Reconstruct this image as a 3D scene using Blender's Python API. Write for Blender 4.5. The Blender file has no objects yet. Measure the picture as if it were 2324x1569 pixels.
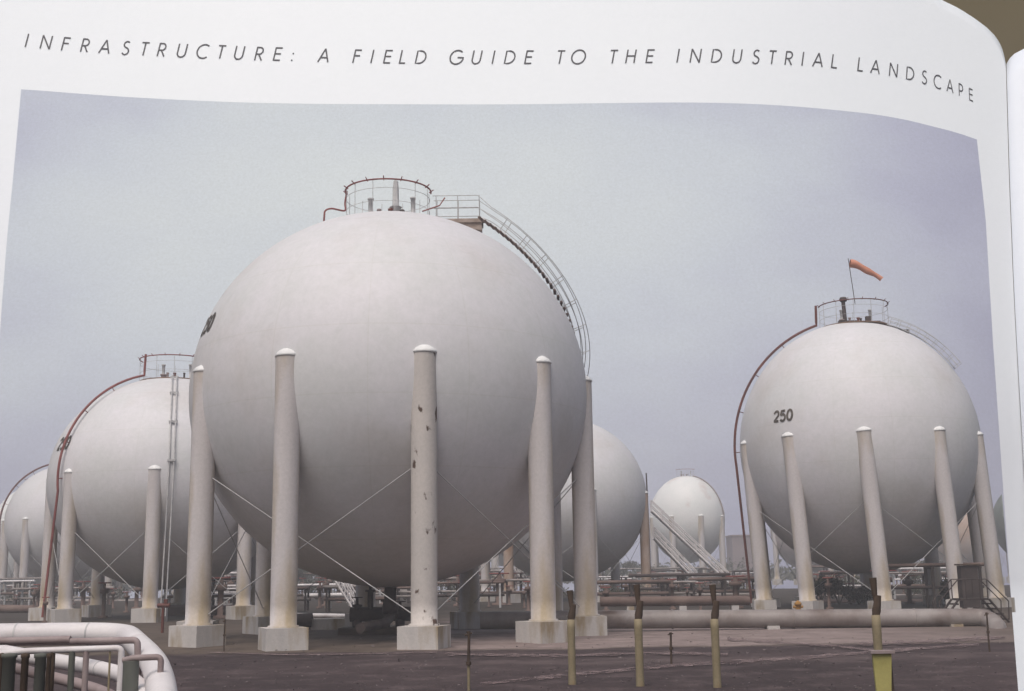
import bpy, math, random
from mathutils import Vector, Matrix
R_ = math.radians
sc = bpy.context.scene
# ------------------------------------------------------------------ camera
F = 2751.0; W = 2324.0; H = 1569.0; PITCH = R_(10.64); ROLL = R_(-0.86); EYE = 2.4
cd = bpy.data.cameras.new('camera'); cam = bpy.data.objects.new('camera', cd)
sc.collection.objects.link(cam); sc.camera = cam
cd.sensor_fit = 'HORIZONTAL'; cd.sensor_width = 36.0; cd.lens = 36.0 * F / W
cd.clip_end = 3000; cd.clip_start = 0.1
CM = Matrix.Translation((0, 0, EYE)) @ Matrix.Rotation(R_(90) + PITCH, 4, 'X') @ Matrix.Rotation(ROLL, 4, 'Z')
cam.matrix_world = CM
# ------------------------------------------------------------------ world and sun
wd = bpy.data.worlds.new('World'); sc.world = wd; wd.use_nodes = True
nt = wd.node_tree; bg = nt.nodes['Background']
sky = nt.nodes.new('ShaderNodeTexSky'); sky.sky_type = 'NISHITA'; sky.sun_disc = False
SUN_EL, SUN_AZ = R_(59), R_(197)            # azimuth clockwise from +Y: behind the viewer, to the left
sky.sun_elevation = SUN_EL; sky.sun_rotation = SUN_AZ
sky.air_density = 1.0; sky.dust_density = 6.0; sky.ozone_density = 1.0
nt.links.new(sky.outputs[0], bg.inputs[0]); bg.inputs[1].default_value = 0.088
sl = bpy.data.lights.new('sun', 'SUN'); sl.energy = 1.65; sl.angle = R_(40); sl.color = (1.0, 0.97, 0.94)
sun = bpy.data.objects.new('sun', sl); sc.collection.objects.link(sun)
sdir = Vector((math.sin(SUN_AZ) * math.cos(SUN_EL), math.cos(SUN_AZ) * math.cos(SUN_EL), math.sin(SUN_EL)))
sun.rotation_euler = sdir.to_track_quat('Z', 'Y').to_euler(); sun.location = (0, -20, 60)
sc.view_settings.view_transform = 'Standard'; sc.view_settings.look = 'None'
sc.view_settings.exposure = 0.22; sc.view_settings.gamma = 1.0
sc.render.resolution_x = 1024; sc.render.resolution_y = 691

# ------------------------------------------------------------------ helpers
COL = sc.collection
rnd = random.Random(7)
def at(px, py, Y):
    """point on the sight line of the survey pixel (px, py) at the distance Y"""
    d = CM.to_3x3() @ Vector(((px - W / 2) / F, (H / 2 - py) / F, -1.0))
    return Vector((0, 0, EYE)) + d * (Y / d.y)
def gp(px, py, z=0.0):
    d = CM.to_3x3() @ Vector(((px - W / 2) / F, (H / 2 - py) / F, -1.0))
    return Vector((0, 0, EYE)) + d * ((z - EYE) / d.z)

class MB:
    def __init__(s): s.v = []; s.f = []; s.sm = []
    def add(s, vs, fs, smooth=False):
        n = len(s.v); s.v += [tuple(v) for v in vs]
        s.f += [tuple(i + n for i in f) for f in fs]; s.sm += [smooth] * len(fs)
    def box(s, c, d, rz=0.0, M=None):
        hx, hy, hz = d[0] / 2, d[1] / 2, d[2] / 2; cr, sr = math.cos(rz), math.sin(rz); vs = []
        for x, y, z in ((-1,-1,-1),(1,-1,-1),(1,1,-1),(-1,1,-1),(-1,-1,1),(1,-1,1),(1,1,1),(-1,1,1)):
            x *= hx; y *= hy; z *= hz
            p = Vector((x * cr - y * sr, x * sr + y * cr, z))
            if M: p = M @ p
            vs.append(p + Vector(c))
        s.add(vs, [(0,3,2,1),(4,5,6,7),(0,1,5,4),(1,2,6,5),(2,3,7,6),(3,0,4,7)])
    def tube(s, pts, r, n=8, cap=True, closed=False):
        pts = [Vector(p) for p in pts]; m = len(pts)
        rs = r if isinstance(r, (list, tuple)) else [r] * m
        ups = None; rings = []
        for i, p in enumerate(pts):
            if closed: t = pts[(i + 1) % m] - pts[i - 1]
            else: t = pts[min(i + 1, m - 1)] - pts[max(i - 1, 0)]
            if t.length < 1e-9: t = Vector((0, 0, 1))
            t.normalize()
            if ups is None:
                ups = Vector((0, 0, 1)) if abs(t.z) < .9 else Vector((1, 0, 0))
            a = t.cross(ups); 
            if a.length < 1e-6: a = t.cross(Vector((0, 1, 0)))
            a.normalize(); b = a.cross(t).normalized(); ups = b
            rings.append([p + (a * math.cos(2 * math.pi * k / n) + b * math.sin(2 * math.pi * k / n)) * rs[i] for k in range(n)])
        vs = [v for g in rings for v in g]; fs = []
        L = m if closed else m - 1
        for i in range(L):
            j = (i + 1) % m
            for k in range(n):
                k2 = (k + 1) % n
                fs.append((i * n + k, i * n + k2, j * n + k2, j * n + k))
        s.add(vs, fs, True)
        if cap and not closed:
            s.add(rings[0], [tuple(range(n))]); s.add(rings[-1], [tuple(range(n - 1, -1, -1))])
    def lathe(s, c, prof, n=32, smooth=True):
        vs = []; fs = []; c = Vector(c)
        for r, z in prof:
            for k in range(n):
                a = 2 * math.pi * k / n; vs.append(c + Vector((r * math.cos(a), r * math.sin(a), z)))
        for i in range(len(prof) - 1):
            for k in range(n):
                k2 = (k + 1) % n; fs.append((i * n + k, i * n + k2, (i + 1) * n + k2, (i + 1) * n + k))
        s.add(vs, fs, smooth)
    def build(s, name, mat, parent=None, mesh=None):
        me = mesh or bpy.data.meshes.new(name)
        me.from_pydata(s.v, [], s.f); me.polygons.foreach_set('use_smooth', s.sm)
        if mat: me.materials.append(mat)
        me.update(); o = bpy.data.objects.new(name, me); COL.objects.link(o)
        if parent: o.parent = parent
        return o
def arc(pts, k=6, rad=0.4):
    """round the corners of a polyline"""
    pts = [Vector(p) for p in pts]; out = [pts[0]]
    for i in range(1, len(pts) - 1):
        a, b, c = pts[i - 1], pts[i], pts[i + 1]
        r = min(rad, (a - b).length * .45, (c - b).length * .45)
        p = b + (a - b).normalized() * r; q = b + (c - b).normalized() * r
        for j in range(k + 1):
            t = j / k; out.append(p * (1 - t) ** 2 + b * 2 * t * (1 - t) + q * t * t)
    out.append(pts[-1]); return out
def tag(o, label=None, cat=None, group=None, kind=None):
    if label: o['label'] = label
    if cat: o['category'] = cat
    if group: o['group'] = group
    if kind: o['kind'] = kind
    return o
def empty(name, loc=(0, 0, 0), rz=0.0):
    o = bpy.data.objects.new(name, None); COL.objects.link(o); o.location = loc; o.rotation_euler = (0, 0, rz)
    o.empty_display_size = .5; return o
def inst(name, me, parent, loc=(0, 0, 0), rz=0.0):
    o = bpy.data.objects.new(name, me); COL.objects.link(o); o.parent = parent
    o.location = loc; o.rotation_euler = (0, 0, rz); return o
def copy_tree(o, parent=None):
    c = o.copy(); COL.objects.link(c); c.parent = parent
    for ch in [x for x in bpy.data.objects if x.parent == o]: copy_tree(ch, c)
    return c
def lin(c):
    return tuple(((x / 255) / 12.92 if x / 255 <= .04045 else ((x / 255 + .055) / 1.055) ** 2.4) for x in c)

MATS = {}
def mat(name, c1, c2=None, scale=1.0, rough=.6, c3=None, s3=4.0, t3=(.62, .7), stretch=(1, 1, 1), bump=0.0, metal=0.0, grain=.0, gs=14.0):
    """two tones mixed by a broad noise, a third as blotches with their own shape, and a fine speckle"""
    m = bpy.data.materials.new(name); m.use_nodes = True; n = m.node_tree; N = n.nodes; L = n.links
    b = N['Principled BSDF']; b.inputs['Roughness'].default_value = rough; b.inputs['Metallic'].default_value = metal
    b.inputs['Specular IOR Level'].default_value = .3
    tc = N.new('ShaderNodeTexCoord'); mp = N.new('ShaderNodeMapping'); mp.inputs['Scale'].default_value = stretch
    L.new(tc.outputs['Object'], mp.inputs['Vector'])
    nz = N.new('ShaderNodeTexNoise'); nz.inputs['Scale'].default_value = scale; nz.inputs['Detail'].default_value = 6
    nz.inputs['Roughness'].default_value = .6; L.new(mp.outputs[0], nz.inputs['Vector'])
    rp = N.new('ShaderNodeValToRGB'); rp.color_ramp.elements[0].position = .35; rp.color_ramp.elements[1].position = .65
    rp.color_ramp.elements[0].color = (*c1, 1); rp.color_ramp.elements[1].color = (*(c2 or c1), 1)
    L.new(nz.outputs['Fac'], rp.inputs['Fac']); out = rp.outputs['Color']
    if c3:
        n3 = N.new('ShaderNodeTexNoise'); n3.inputs['Scale'].default_value = s3; n3.inputs['Detail'].default_value = 5
        L.new(mp.outputs[0], n3.inputs['Vector'])
        r3 = N.new('ShaderNodeValToRGB'); r3.color_ramp.elements[0].position = t3[0]; r3.color_ramp.elements[1].position = t3[1]
        L.new(n3.outputs['Fac'], r3.inputs['Fac'])
        mx = N.new('ShaderNodeMixRGB'); L.new(r3.outputs['Color'], mx.inputs['Fac']); L.new(out, mx.inputs['Color1'])
        mx.inputs['Color2'].default_value = (*c3, 1); out = mx.outputs['Color']
    if grain:
        n4 = N.new('ShaderNodeTexNoise'); n4.inputs['Scale'].default_value = gs; n4.inputs['Detail'].default_value = 3
        n4.inputs['Roughness'].default_value = .8; L.new(tc.outputs['Object'], n4.inputs['Vector'])
        r4 = N.new('ShaderNodeValToRGB'); r4.color_ramp.elements[0].position = .25; r4.color_ramp.elements[1].position = .75
        g = grain; r4.color_ramp.elements[0].color = (1 - g, 1 - g, 1 - g, 1); r4.color_ramp.elements[1].color = (1 + g, 1 + g * .8, 1 + g, 1)
        L.new(n4.outputs['Fac'], r4.inputs['Fac'])
        m4 = N.new('ShaderNodeMixRGB'); m4.blend_type = 'MULTIPLY'; m4.inputs['Fac'].default_value = 1
        L.new(out, m4.inputs['Color1']); L.new(r4.outputs['Color'], m4.inputs['Color2']); out = m4.outputs['Color']
    L.new(out, b.inputs['Base Color'])
    if bump:
        bp = N.new('ShaderNodeBump'); bp.inputs['Strength'].default_value = bump; bp.inputs['Distance'].default_value = .05
        nb = N.new('ShaderNodeTexNoise'); nb.inputs['Scale'].default_value = scale * 6; nb.inputs['Detail'].default_value = 6
        L.new(tc.outputs['Object'], nb.inputs['Vector']); L.new(nb.outputs['Fac'], bp.inputs['Height']); L.new(bp.outputs[0], b.inputs['Normal'])
    MATS[name] = m; return m
M_paint = mat('white_tank_paint', (.60, .605, .60), (.645, .635, .65), .35, .55, c3=(.52, .49, .46), s3=.25, t3=(.5, .85), grain=.07, gs=3.5)
def seams(m, zs=2.45, na=14, dim=.96):
    n = m.node_tree; N = n.nodes; L = n.links; b = N['Principled BSDF']; src = b.inputs['Base Color'].links[0].from_socket
    tc = N.new('ShaderNodeTexCoord'); sp = N.new('ShaderNodeSeparateXYZ'); L.new(tc.outputs['Object'], sp.inputs[0])
    def M2(op, a, b_=0.0):
        q = N.new('ShaderNodeMath'); q.operation = op
        for i, x in enumerate((a, b_)):
            if isinstance(x, (int, float)): q.inputs[i].default_value = x
            else: L.new(x, q.inputs[i])
        return q.outputs[0]
    z = M2('ABSOLUTE', M2('SUBTRACT', M2('FRACT', M2('DIVIDE', sp.outputs[2], zs)), .5))
    a = M2('ABSOLUTE', M2('SUBTRACT', M2('FRACT', M2('MULTIPLY', M2('ARCTAN2', sp.outputs[1], sp.outputs[0]), na / 6.28318)), .5))
    k = M2('MAXIMUM', M2('LESS_THAN', z, .010), M2('LESS_THAN', a, .006))
    mx = N.new('ShaderNodeMixRGB'); mx.blend_type = 'MULTIPLY'; L.new(k, mx.inputs['Fac']); L.new(src, mx.inputs['Color1']); mx.inputs['Color2'].default_value = (dim, dim, dim * .98, 1)
    L.new(mx.outputs['Color'], b.inputs['Base Color'])
seams(M_paint)
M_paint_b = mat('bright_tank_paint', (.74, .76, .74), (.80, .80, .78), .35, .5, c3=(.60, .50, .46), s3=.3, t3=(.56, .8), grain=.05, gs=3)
M_leg = mat('weathered_leg_paint', (.52, .49, .48), (.60, .57, .56), .9, .65, c3=(.38, .31, .21), s3=.9, t3=(.44, .66), stretch=(1, 1, .22), grain=.1, gs=9)
M_leg_r = mat('rust_spotted_leg_paint', (.49, .46, .43), (.54, .50, .46), .9, .65, c3=(.09, .055, .04), s3=3.2, t3=(.63, .67), stretch=(1, 1, .55), grain=.1, gs=9)
M_rustleg = mat('rusted_leg_paint', (.30, .19, .12), (.46, .38, .33), 1.2, .8, stretch=(1, 1, .3), grain=.1)
M_conc = mat('pedestal_concrete', (.46, .44, .42), (.55, .52, .49), 1.6, .85, c3=(.30, .24, .16), s3=1.6, t3=(.5, .66), stretch=(1, 1, .25), grain=.08, gs=12, bump=.2)
M_cap = mat('cap_paint', (.66, .66, .65), (.74, .74, .73), 2, .5)
M_red = mat('red_pipe_paint', (.19, .05, .045), (.27, .09, .08), 2, .55)
M_dred = mat('dark_red_pipe_paint', (.10, .035, .03), (.17, .055, .04), 1.2, .6)
M_rail = mat('grey_white_rail_paint', (.36, .36, .37), (.52, .51, .50), 3, .6)
M_steel = mat('dark_steel', (.035, .027, .025), (.07, .052, .047), 1.5, .7, grain=.15)
M_brown = mat('brown_grating', (.16, .10, .065), (.26, .17, .12), 3, .8)
M_ins = mat('white_pipe_cladding', (.60, .57, .57), (.70, .67, .66), .8, .5, grain=.05, c3=(.42, .36, .35), s3=1.5, t3=(.55, .8), bump=.06)
M_line = mat('pale_pipeline_paint', (.21, .18, .165), (.33, .30, .285), .5, .45, c3=(.11, .075, .06), s3=.6, t3=(.48, .72), grain=.08)
M_dline = mat('brown_pipeline_paint', (.10, .065, .055), (.17, .12, .10), .7, .7, grain=.1)
M_mauve = mat('mauve_rail_paint', (.20, .15, .145), (.32, .26, .255), 2, .6)
M_grey = mat('grey_green_column_paint', (.085, .09, .075), (.15, .155, .14), 1.5, .7, stretch=(1, 1, .3))
M_yel = mat('yellow_post_paint', (.20, .165, .095), (.28, .235, .15), 1.3, .7, c3=(.18, .10, .03), s3=1.6, t3=(.55, .75), stretch=(1, 1, .5), grain=.12)
M_sign = mat('yellow_sign_paint', (.33, .30, .10), (.42, .38, .14), 1.5, .6, grain=.1)
M_dark = mat('dark_brown_arm', (.045, .03, .022), (.09, .06, .04), 2, .8)
M_orange = mat('orange_fabric', (.50, .19, .11), (.62, .28, .19), 2, .8)
M_amber = mat('amber_paint', (.30, .15, .03), (.42, .22, .05), 2, .7)
M_leaf = mat('dark_shrub_leaves', (.018, .022, .010), (.05, .05, .028), .6, .8)
M_leaf2 = mat('grey_green_shrub_leaves', (.03, .035, .022), (.085, .085, .06), .6, .8)
M_bark = mat('bark', (.05, .035, .025), (.09, .07, .05), 2, .9)
M_block = mat('mauve_building_wall', (.25, .21, .22), (.30, .25, .26), .3, .9)
M_ink = mat('black_number_paint', (.035, .03, .025), (.12, .10, .08), 5, .7)
M_print = mat('printing_ink', (.045, .045, .055), (.06, .06, .07), .5, .6)
M_soil = mat('dark_soil', (.030, .020, .020), (.058, .042, .040), .12, .95, c3=(.10, .076, .072), s3=.9, t3=(.50, .78), grain=.5, gs=7, bump=.9)
M_gravel = mat('pink_gravel', (.21, .155, .145), (.30, .23, .215), .35, .95, c3=(.10, .07, .065), s3=.6, t3=(.55, .8), grain=.3, gs=5, bump=.5)
M_dirt = mat('brown_dirt', (.075, .055, .04), (.125, .095, .075), .25, .95, c3=(.05, .045, .03), s3=.7, t3=(.5, .75), grain=.3, gs=5, bump=.5)
M_conc2 = mat('dull_stone', (.10, .08, .078), (.18, .15, .145), 3, .9)
M_track = mat('pale_track_gravel', (.24, .18, .175), (.36, .29, .28), .5, .95, c3=(.09, .06, .06), s3=.8, t3=(.5, .7), grain=.3, gs=6, bump=.4)

# ------------------------------------------------------------------ the book page that stands behind the tanks
PD = 330.0; K = PD / F
pm = CM @ Matrix.Translation((0, 0, -PD))
def dep(u, off=0.0):                       # the sheet bends back towards the fold
    b = 0.0
    if u > 1500: b -= ((u - 1500) / 800.0) ** 2.4 * 12.0
    return b + off
LEAN = R_(18)                              # the book leans back, its sheet meets the ground at the distance PD
CI = pm.inverted(); CR = CM.to_3x3()
def P(u, v, off=0.0):
    d = CR @ Vector(((u - W / 2) / F, (H / 2 - v) / F, -1.0))
    n = Vector((0, -math.cos(LEAN), math.sin(LEAN))); k = (n.dot(Vector((0, PD, -EYE)))) / n.dot(d)
    return CI @ (Vector((0, 0, EYE)) + d * (k - dep(u, off)))
def interp(tab, x):
    if x <= tab[0][0]:
        (a, b), (c, d) = tab[0], tab[1]
    elif x >= tab[-1][0]:
        (a, b), (c, d) = tab[-2], tab[-1]
    else:
        for i in range(len(tab) - 1):
            if tab[i][0] <= x <= tab[i + 1][0]: (a, b), (c, d) = tab[i], tab[i + 1]; break
    return b + (d - b) * (x - a) / (c - a)
def smooth(tab, x):                        # Catmull-Rom through the table
    n = len(tab)
    if x <= tab[0][0] or x >= tab[-1][0]: return interp(tab, x)
    for i in range(n - 1):
        if tab[i][0] <= x <= tab[i + 1][0]: break
    x0, y0 = tab[i]; x1, y1 = tab[i + 1]; h = x1 - x0; t = (x - x0) / h
    m0 = (y1 - tab[i - 1][1]) / (x1 - tab[i - 1][0]) if i > 0 else (y1 - y0) / h
    m1 = (tab[i + 2][1] - y0) / (tab[i + 2][0] - x0) if i < n - 2 else (y1 - y0) / h
    return ((2*t**3-3*t*t+1)*y0 + (t**3-2*t*t+t)*h*m0 + (-2*t**3+3*t*t)*y1 + (t**3-t*t)*h*m1)
def paper_mat(name, cols, rough, grain, gs):
    return mat(name, cols[0], cols[1], .012, rough, c3=cols[2], s3=.008, t3=(.45, .7), grain=.02, gs=gs)
M_page = paper_mat('page_paper', ((.785, .83, .865), (.80, .845, .875), (.80, .835, .88)), .45, .01, .6)
M_page2 = paper_mat('facing_page_paper', ((.74, .79, .86), (.76, .81, .88), (.76, .81, .88)), .45, .01, .6)
book = bpy.data.objects.new('open_book', None); COL.objects.link(book)
book.matrix_world = pm
tag(book, 'white open book with a printed title line standing behind the storage tanks', 'book')
PTOP = [(-400, -90), (2000, -90), (2080, -38), (2137, 0), (2176, 19), (2212, 42), (2240, 63), (2257, 80), (2268, 96), (2275, 112), (2280, 130), (2283, 148)]
def uR(v): return interp([(-100, 2283), (148, 2283), (400, 2290), (650, 2300), (784, 2307), (1100, 2325), (1800, 2362)], v)
mb = MB(); NS = [-400 + (2283 + 400) * (1 - (1 - i / 90) ** 1.7) for i in range(91)]; NV = 40
vs = []
for i, u0 in enumerate(NS):
    vt = interp(PTOP, u0)
    for j in range(NV + 1):
        v = vt + (2000 - vt) * (j / NV) ** 1.2
        s = (u0 + 400) / 2683.0
        u = u0 + (uR(v) - 2283) * s ** 6
        vs.append(P(u, v))
fs = [(i * (NV + 1) + j, i * (NV + 1) + j + 1, (i + 1) * (NV + 1) + j + 1, (i + 1) * (NV + 1) + j) for i in range(90) for j in range(NV)]
mb.add(vs, fs, True); pg = mb.build('page', M_page, book)
so = pg.modifiers.new('thickness', 'SOLIDIFY'); so.thickness = .5; so.offset = -1
# facing page: rises from the fold towards the reader
mb = MB(); vs = []
FT = [(0, 144), (.08, 138), (.2, 130), (.45, 120), (1, 108), (3, 92), (8, 70)]
qs = [0, .04, .08, .14, .2, .3, .45, .7, 1, 1.6, 2.4, 4, 6, 8]
for q in qs:
    for j in range(NV + 1):
        vt = interp(FT, q) + 2; v = vt + (2000 - vt) * j / NV
        u = uR(v) + .8 + q * 42
        vs.append(P(u, v, dep(2300) - dep(u) + 5 * (1 - math.exp(-q * 1.2))))
fs = [(i * (NV + 1) + j, i * (NV + 1) + j + 1, (i + 1) * (NV + 1) + j + 1, (i + 1) * (NV + 1) + j) for i in range(len(qs) - 1) for j in range(NV)]
mb.add(vs, fs, True); fp = mb.build('facing_page', M_page2, book)
so = fp.modifiers.new('thickness', 'SOLIDIFY'); so.thickness = .5; so.offset = -1
# the wall the book stands before
mb = MB(); q = 2200 * K
M_olive = mat('olive_wall', (.215, .172, .085), (.235, .19, .095), .01, .9)
mb.add([(-q, -q, 0), (q * 1.4, -q, 0), (q * 1.4, q, 0), (-q, q, 0), (-q, -q, -2), (q * 1.4, -q, -2), (q * 1.4, q, -2), (-q, q, -2)],
       [(0, 1, 2, 3), (7, 6, 5, 4), (0, 4, 5, 1), (1, 5, 6, 2), (2, 6, 7, 3), (3, 7, 4, 0)])
bw = mb.build('backdrop_wall', M_olive); bw.matrix_world = pm @ Matrix.Translation((0, 0, -190)); tag(bw, kind='structure')

# ---- sky: the overcast sky printed on the page behind the tanks
STOP = [(-60, 200), (48, 203), (170, 212), (300, 221), (480, 230), (650, 235), (950, 237), (1162, 237), (1562, 233), (1762, 239), (1962, 257), (2050, 271), (2112, 286), (2170, 301), (2217, 317)]
def sL(v): return interp([(203, 48), (400, 30), (550, 15), (725, 2), (1000, -14), (1400, -34)], v)
def sR(v): return interp([(317, 2217), (500, 2237), (784, 2254), (1100, 2276), (1335, 2293), (1420, 2299)], v)
mb = MB(); n1, n2 = 70, 30; vs = []
for i in range(n1 + 1):
    s = i / n1
    for j in range(n2 + 1):
        u = 48 + (2217 - 48) * s; vt = smooth(STOP, u)
        v = vt + (1420 - vt) * j / n2
        a, b = sL(max(v, 203)), sR(max(v, 317)); u = a + (b - a) * s
        vs.append(P(u, v, .08))
fs = [(i * (n2 + 1) + j, i * (n2 + 1) + j + 1, (i + 1) * (n2 + 1) + j + 1, (i + 1) * (n2 + 1) + j) for i in range(n1) for j in range(n2)]
mb.add(vs, fs, True)
def sky_mat():
    m = bpy.data.materials.new('overcast_sky'); m.use_nodes = True; n = m.node_tree; N = n.nodes; L = n.links
    b = N['Principled BSDF']; b.inputs['Roughness'].default_value = .7; b.inputs['Specular IOR Level'].default_value = .15
    tc = N.new('ShaderNodeTexCoord'); sp = N.new('ShaderNodeSeparateXYZ'); L.new(tc.outputs['Object'], sp.inputs[0])
    mp = N.new('ShaderNodeMapping'); mp.inputs['Scale'].default_value = (1, 1.7, 1); mp.inputs['Rotation'].default_value = (0, 0, .45)
    L.new(tc.outputs['Object'], mp.inputs[0])
    nz = N.new('ShaderNodeTexNoise'); nz.inputs['Scale'].default_value = .0135; nz.inputs['Detail'].default_value = 4; nz.inputs['Roughness'].default_value = .5
    L.new(mp.outputs[0], nz.inputs['Vector'])
    # cloud deck: pale cyan bank over the middle left, thicker violet grey cloud over the right
    def m2(op, a, b_):
        q = N.new('ShaderNodeMath'); q.operation = op
        for i, x in enumerate((a, b_)):
            if isinstance(x, (int, float)): q.inputs[i].default_value = x
            else: L.new(x, q.inputs[i])
        return q.outputs[0]
    dx = m2('MULTIPLY', m2('ADD', sp.outputs[0], 45.0), 1 / 175.0)
    dy = m2('MULTIPLY', m2('ADD', sp.outputs[1], -45.0), 1 / 105.0)
    dist = m2('POWER', m2('ADD', m2('MULTIPLY', dx, dx), m2('MULTIPLY', dy, dy)), .5)
    t = m2('ADD', m2('MULTIPLY', dist, .62), m2('MULTIPLY', m2('ADD', nz.outputs['Fac'], -.5), .6))
    rp = N.new('ShaderNodeValToRGB'); e = rp.color_ramp.elements
    e[0].position = .05; e[0].color = (*SKY[0], 1); e[1].position = .95; e[1].color = (*SKY[3], 1)
    for p_, c in ((.35, SKY[1]), (.62, SKY[2])):
        q = e.new(p_); q.color = (*c, 1)
    L.new(t, rp.inputs['Fac'])
    g = N.new('ShaderNodeTexNoise'); g.inputs['Scale'].default_value = 1.1; g.inputs['Detail'].default_value = 3; g.inputs['Roughness'].default_value = .9
    L.new(tc.outputs['Object'], g.inputs['Vector'])
    r4 = N.new('ShaderNodeValToRGB'); r4.color_ramp.elements[0].position = .25; r4.color_ramp.elements[1].position = .75
    r4.color_ramp.elements[0].color = (.91, .91, .90, 1); r4.color_ramp.elements[1].color = (1.09, 1.09, 1.10, 1)
    L.new(g.outputs['Fac'], r4.inputs['Fac'])
    mx = N.new('ShaderNodeMixRGB'); mx.blend_type = 'MULTIPLY'; mx.inputs['Fac'].default_value = 1
    L.new(rp.outputs['Color'], mx.inputs['Color1']); L.new(r4.outputs['Color'], mx.inputs['Color2'])
    L.new(mx.outputs['Color'], b.inputs['Base Color']); return m
SKY = [lin((211, 220, 223)), lin((200, 209, 218)), lin((180, 185, 204)), lin((152, 154, 180))]
so_ = mb.build('sky', sky_mat()); so_.matrix_world = pm; tag(so_, kind='structure')

# ---- stroke lettering
def A_(cx, cy, rx, ry, a0, a1, n=14):
    return [(cx + rx * math.cos(R_(a0 + (a1 - a0) * i / n)), cy + ry * math.sin(R_(a0 + (a1 - a0) * i / n))) for i in range(n + 1)]
G = {  # strokes in a box one unit high, and the width
 'I': ([[(0, 0), (0, 1)]], 0), 'N': ([[(0, 0), (0, 1)], [(0, 1), (.68, 0)], [(.68, 0), (.68, 1)]], .68),
 'F': ([[(0, 0), (0, 1)], [(0, .96), (.46, .96)], [(0, .54), (.42, .54)]], .46),
 'R': ([[(0, 0), (0, 1)], [(0, .96), (.22, .96)] + A_(.22, .71, .25, .25, 90, -90) + [(0, .46)], [(.2, .46), (.5, 0)]], .5),
 'A': ([[(0, 0), (.38, 1)], [(.38, 1), (.76, 0)], [(.14, .33), (.62, .33)]], .76),
 'S': ([A_(.27, .76, .21, .22, 40, 235) + A_(.25, .25, .24, .25, 65, -150)], .5),
 'T': ([[(.27, 0), (.27, .96)], [(0, .96), (.54, .96)]], .54),
 'U': ([[(0, 1), (0, .32)] + A_(.3, .32, .3, .31, 180, 360) + [(.6, 1)]], .6),
 'C': ([A_(.5, .5, .5, .51, 52, 308, 22)], .82),
 'E': ([[(0, 0), (0, 1)], [(0, .96), (.48, .96)], [(0, .52), (.45, .52)], [(0, .04), (.48, .04)]], .48),
 'L': ([[(0, 0), (0, 1)], [(0, .04), (.42, .04)]], .42),
 'D': ([[(0, .04), (0, .96), (.22, .96)] + A_(.22, .5, .46, .46, 90, -90, 18) + [(0, .04)]], .68),
 'G': ([A_(.5, .5, .5, .51, 48, 356, 26) + [(.55, .48)]], 1.0),
 'O': ([A_(.5, .5, .5, .51, 0, 360, 28)], 1.0),
 'H': ([[(0, 0), (0, 1)], [(.6, 0), (.6, 1)], [(0, .53), (.6, .53)]], .6),
 'P': ([[(0, 0), (0, 1)], [(0, .96), (.22, .96)] + A_(.22, .69, .26, .27, 90, -90) + [(0, .42)]], .48),
 ':': ([[(0, .02), (0, .12)], [(0, .52), (0, .62)]], 0),
 '2': ([A_(.3, .7, .27, .28, 170, -30, 12) + [(.06, .04)], [(.02, .05), (.6, .05)]], .6),
 '5': ([[(.54, .95), (.12, .95), (.08, .55)] + A_(.29, .33, .28, .31, 120, -150, 14)], .6),
 '0': ([A_(.3, .5, .27, .47, 0, 360, 24)], .6)}
def ribbon(mb, pts, w, fn, flip=False):
    m = len(pts); vs = []
    closed = (abs(pts[0][0] - pts[-1][0]) + abs(pts[0][1] - pts[-1][1])) < 1e-6
    for i, p in enumerate(pts):
        if closed and i in (0, m - 1): a, b = pts[-2], pts[1]
        else: a, b = pts[max(i - 1, 0)], pts[min(i + 1, m - 1)]
        tx, ty = b[0] - a[0], b[1] - a[1]; l = math.hypot(tx, ty) or 1; nx, ny = -ty / l * w / 2, tx / l * w / 2
        vs += [fn(p[0] + nx, p[1] + ny), fn(p[0] - nx, p[1] - ny)]
    mb.add(vs, [(2 * i, 2 * i + 1, 2 * i + 3, 2 * i + 2) for i in range(m - 1)])
TITLE = [('I',61,107),('N',105,111),('F',150,115),('R',194,118),('A',239,121),('S',286,124),('T',328,126),('R',368,128),('U',413,130),('C',460,132),('T',502,133),('U',543,135),('R',589,137),('E',631,138),(':',665,139),
 ('A',736,141),('F',811,143),('I',845,143.5),('E',881,144),('L',916,144.5),('D',956,145),('G',1037,145.3),('U',1082,145.3),('I',1120,145.3),('D',1158,145.3),('E',1201,145.2),
 ('T',1272,145),('O',1313,144.7),('T',1392,144),('H',1432,143.5),('E',1476,143),('I',1539,142),('N',1579,142),('D',1627,142.4),('U',1673,143.1),('S',1716,144.4),('T',1753,145.6),('R',1791,147.4),('I',1822,149),('A',1857,151.6),('L',1895,155),
 ('L',1954,162),('A',1987,167),('N',2028,174),('D',2066,182),('S',2098,190),('C',2128,200),('A',2156,209.5),('P',2181,219),('E',2204,229.5)]
BL = [(x, y) for _, x, y in TITLE]
SLANT = [(0, .27), (700, .24), (1200, .20), (1550, .17), (1950, .12), (2080, .06), (2220, -.06)]
HT = [(0, 30), (1200, 30.5), (1900, 31), (2220, 28)]
WD = [(0, 1.0), (1500, 1.0), (1900, .92), (2050, .82), (2220, .62)]
ti = [0]; tt = empty('title_text'); tt.parent = book
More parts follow.
